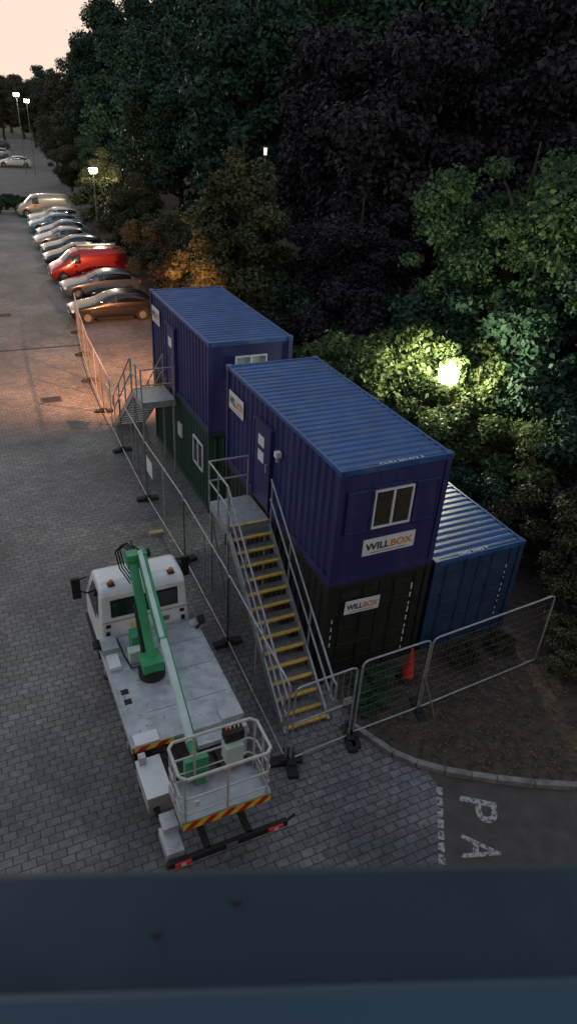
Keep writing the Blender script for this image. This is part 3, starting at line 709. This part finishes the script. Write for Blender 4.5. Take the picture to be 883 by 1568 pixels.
T('B2',22,45,L_deep,.85,.85); T('B',27,50,L_green,.9,.95); T('B2',34,52,L_deep,1.0,1.05); T('B',41,52,L_deep,1,1.05); T('B2',48,48,L_green,.95,1.0); T('B',55,42,L_deep,.95,1)
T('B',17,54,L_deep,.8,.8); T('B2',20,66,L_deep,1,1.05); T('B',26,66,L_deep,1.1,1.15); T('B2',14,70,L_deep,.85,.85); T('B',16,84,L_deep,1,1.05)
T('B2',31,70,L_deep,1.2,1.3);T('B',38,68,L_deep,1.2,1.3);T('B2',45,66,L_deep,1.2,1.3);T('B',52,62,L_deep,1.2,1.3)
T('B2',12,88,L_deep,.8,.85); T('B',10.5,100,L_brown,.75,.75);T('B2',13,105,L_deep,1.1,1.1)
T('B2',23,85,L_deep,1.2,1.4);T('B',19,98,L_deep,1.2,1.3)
T('A',13.5,50,L_olive,.55,.5);T('A2',15.5,42,L_brown,.55,.45);T('A',11.8,66,L_olive,.6,.5);T('A2',18,38,L_brown,.6,.5);T('A',11.4,75,L_green,.7,.6)
T('A2',9.2,82,L_brown,.6,.5);T('A',8.8,98,L_brown,.7,.55);T('A2',9.5,92,L_olive,.9,.7);T('A',8.3,112,L_green,.7,.5);T('B',9,118,L_brown,.7,.62)
for a,d,k,mt,s,sz in ((1,150,'B',L_brown,.6,.52),(3,160,'B2',L_brown,.7,.56),(5,165,'B',L_brown,.7,.60),(7,150,'B2',L_brown,.75,.62),(9,140,'B',L_deep,.8,.68),(-1,155,'B2',L_brown,.7,.52),(8,175,'B',L_deep,.9,.75),(2,185,'B',L_deep,.9,.58),(5.5,190,'B2',L_brown,.9,.66),(-3,160,'B',L_deep,.7,.5),(6.3,172,'B',L_brown,.8,.64)):
    tree('deciduous_tree',k,*pol(a,d),mt,s,sz,z=0)
def Sh(k,x,y,mt,s,sz=None): tree('shrub',k,x,y,mt,s,sz)
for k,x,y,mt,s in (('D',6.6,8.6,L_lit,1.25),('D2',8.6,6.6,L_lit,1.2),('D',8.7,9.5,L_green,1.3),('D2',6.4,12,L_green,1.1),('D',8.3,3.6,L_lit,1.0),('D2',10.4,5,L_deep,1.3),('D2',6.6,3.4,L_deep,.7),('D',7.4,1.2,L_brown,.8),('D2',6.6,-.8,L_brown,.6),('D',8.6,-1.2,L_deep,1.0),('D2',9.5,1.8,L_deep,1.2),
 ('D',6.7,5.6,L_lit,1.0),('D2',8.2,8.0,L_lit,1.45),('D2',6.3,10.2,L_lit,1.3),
 ('D',7.8,-2.8,L_brown,.6),('D2',6.2,14.5,L_purple,1.2),('D',8.5,13,L_purple,1.4),('D2',7,17,L_deep,1.3),('D',10.5,11,L_deep,1.6),('D',5.9,24,L_brown,1.0),('D2',6.3,28,L_brown,1.1),('D',6.2,32,L_olive,1.1),('D2',6.4,36,L_olive,1.2),('D',6.5,41,L_brown,1.2),('D2',6.8,46,L_olive,1.2),('D',7,52,L_olive,1.3),('D',12,7,L_deep,1.8),('D2',12,2,L_deep,1.6)):
    Sh(k,x,y,mt,s)
tree('shrub','D',3.3,-.75,L_olive,.22,.2,z=.1); tree('shrub','D2',1.0,-.55,L_green,.3,.1,z=.1); tree('shrub','D2',5.4,-2.0,L_brown,.35,.2,z=.1); tree('shrub','D',.7,-1.0,L_green,.2,.06,z=.1)
tree('shrub','D',5.9,-1.2,L_brown,.45,.3,z=.1); tree('shrub','D2',6.6,-2.6,L_olive,.5,.3,z=.1); tree('shrub','D',4.3,-.6,L_brown,.2,.14,z=.1)
for i in range(9): tree('hedge','D' if i%2 else 'D2',-11+i*1.5,64.5,L_deep,.7,.5,z=0)

# ------------------------------------------------------------ lamps
def lamp(name,x,y,h,col,e,head=.12,base=0,es=30,rad=.1):
    b=MB(); b.cyl((x,y,base),(x,y,base+h-.25),.06,M_galvd,10,.04); b.cyl((x,y,base+h-.25),(x,y,base+h-.18),.14,M_rubber,14)
    b.cyl((x,y,base+h+.14),(x,y,base+h+.2),.2,M_rubber,14,.08)
    o1=b.obj('post')
    b=MB(); b.cyl((x,y,base+h-.18),(x,y,base+h+.14),head,emis('lamp_glow',col,es),14,head*1.2); ch=[o1,b.obj('lantern')]
    if e:
        l=bpy.data.lights.new('bulb','POINT'); l.color=col; l.energy=e; l.shadow_soft_size=rad
        lo=bpy.data.objects.new('bulb',l); lo.location=(x,y,base+h+.35); COL.objects.link(lo); ch.append(lo)
    parent(name,ch,(x,y,base))
lamp('street_lamp',7.35,6.5,3.7,(1,.95,.62),1150,.26,.2,100,.1)
lamp('street_lamp',5.7,50.5,5,(1,.85,.6),1500,.26,0,80)
lamp('street_lamp',8.9,24.5,8.2,(1,.92,.75),0,.07,.3,1.2)
lamp('street_lamp',5.6,95.6,9.0,(1,.9,.7),0,.28,0,60)
lamp('street_lamp',6.7,95.2,8.4,(1,.9,.7),0,.28,0,60)
b=MB(); yy=Y1+CL; b.box(1.9,2.2,yy,yy+.12,4.75,4.95,M_galvd); b.box(1.93,2.17,yy+.12,yy+.14,4.77,4.93,emis('sodium_lens',(1,.42,.08),15))
o1=b.obj('housing')
l=bpy.data.lights.new('bulb','SPOT'); l.color=(1,.38,.14); l.energy=13000; l.shadow_soft_size=.1; l.spot_size=math.radians(112); l.spot_blend=1
lo=bpy.data.objects.new('bulb',l); lo.location=(2.05,yy+.35,4.85); COL.objects.link(lo)
lo.rotation_euler=(-Vector((-.36,.85,-.40))).to_track_quat('Z','Y').to_euler()
parent('sodium_wall_light',[o1,lo],(2.05,yy,4.85))

# ------------------------------------------------------------ sky / sun
EL,AZ=4.0,-4.0
w=bpy.data.worlds.new('World'); S.world=w; w.use_nodes=True
n=w.node_tree.nodes; l=w.node_tree.links
sk=n.new('ShaderNodeTexSky'); sk.sky_type='NISHITA'; sk.sun_disc=False; sk.sun_elevation=math.radians(EL); sk.sun_rotation=math.radians(AZ)
sk.dust_density=1.0
hs_=n.new('ShaderNodeHueSaturation'); hs_.inputs['Saturation'].default_value=.68; l.new(sk.outputs[0],hs_.inputs['Color'])
cap=n.new('ShaderNodeMixRGB'); cap.blend_type='DARKEN'; cap.inputs['Fac'].default_value=1; l.new(hs_.outputs[0],cap.inputs['Color1']); cap.inputs['Color2'].default_value=(2.9,2.05,1.35,1)
ad=n.new('ShaderNodeMixRGB'); ad.blend_type='ADD'; ad.inputs['Fac'].default_value=1; l.new(cap.outputs[0],ad.inputs['Color1']); ad.inputs['Color2'].default_value=(.60,.67,.88,1)
l.new(ad.outputs[0],n['Background'].inputs['Color']); n['Background'].inputs['Strength'].default_value=.295
sl=bpy.data.lights.new('sun','SUN'); sl.energy=.4; sl.angle=math.radians(8); sl.color=(1,.72,.55)
so=bpy.data.objects.new('sun',sl); COL.objects.link(so)
dirv=Vector((math.sin(math.radians(AZ))*math.cos(math.radians(EL)),math.cos(math.radians(AZ))*math.cos(math.radians(EL)),math.sin(math.radians(EL))))
so.rotation_euler=dirv.to_track_quat('Z','Y').to_euler()

# ------------------------------------------------------------ camera
cd=bpy.data.cameras.new('camera'); co=bpy.data.objects.new('camera',cd); COL.objects.link(co)
co.location=(-5.6062,-9.1345,10.7885); co.rotation_euler=(1.0236,-.0566,-.4335)
cd.sensor_fit='VERTICAL'; cd.sensor_height=24; cd.lens=24*1046.26/1568
cd.clip_start=.02; cd.clip_end=3000
cd.dof.use_dof=True; cd.dof.focus_distance=16; cd.dof.aperture_fstop=4.0
S.camera=co
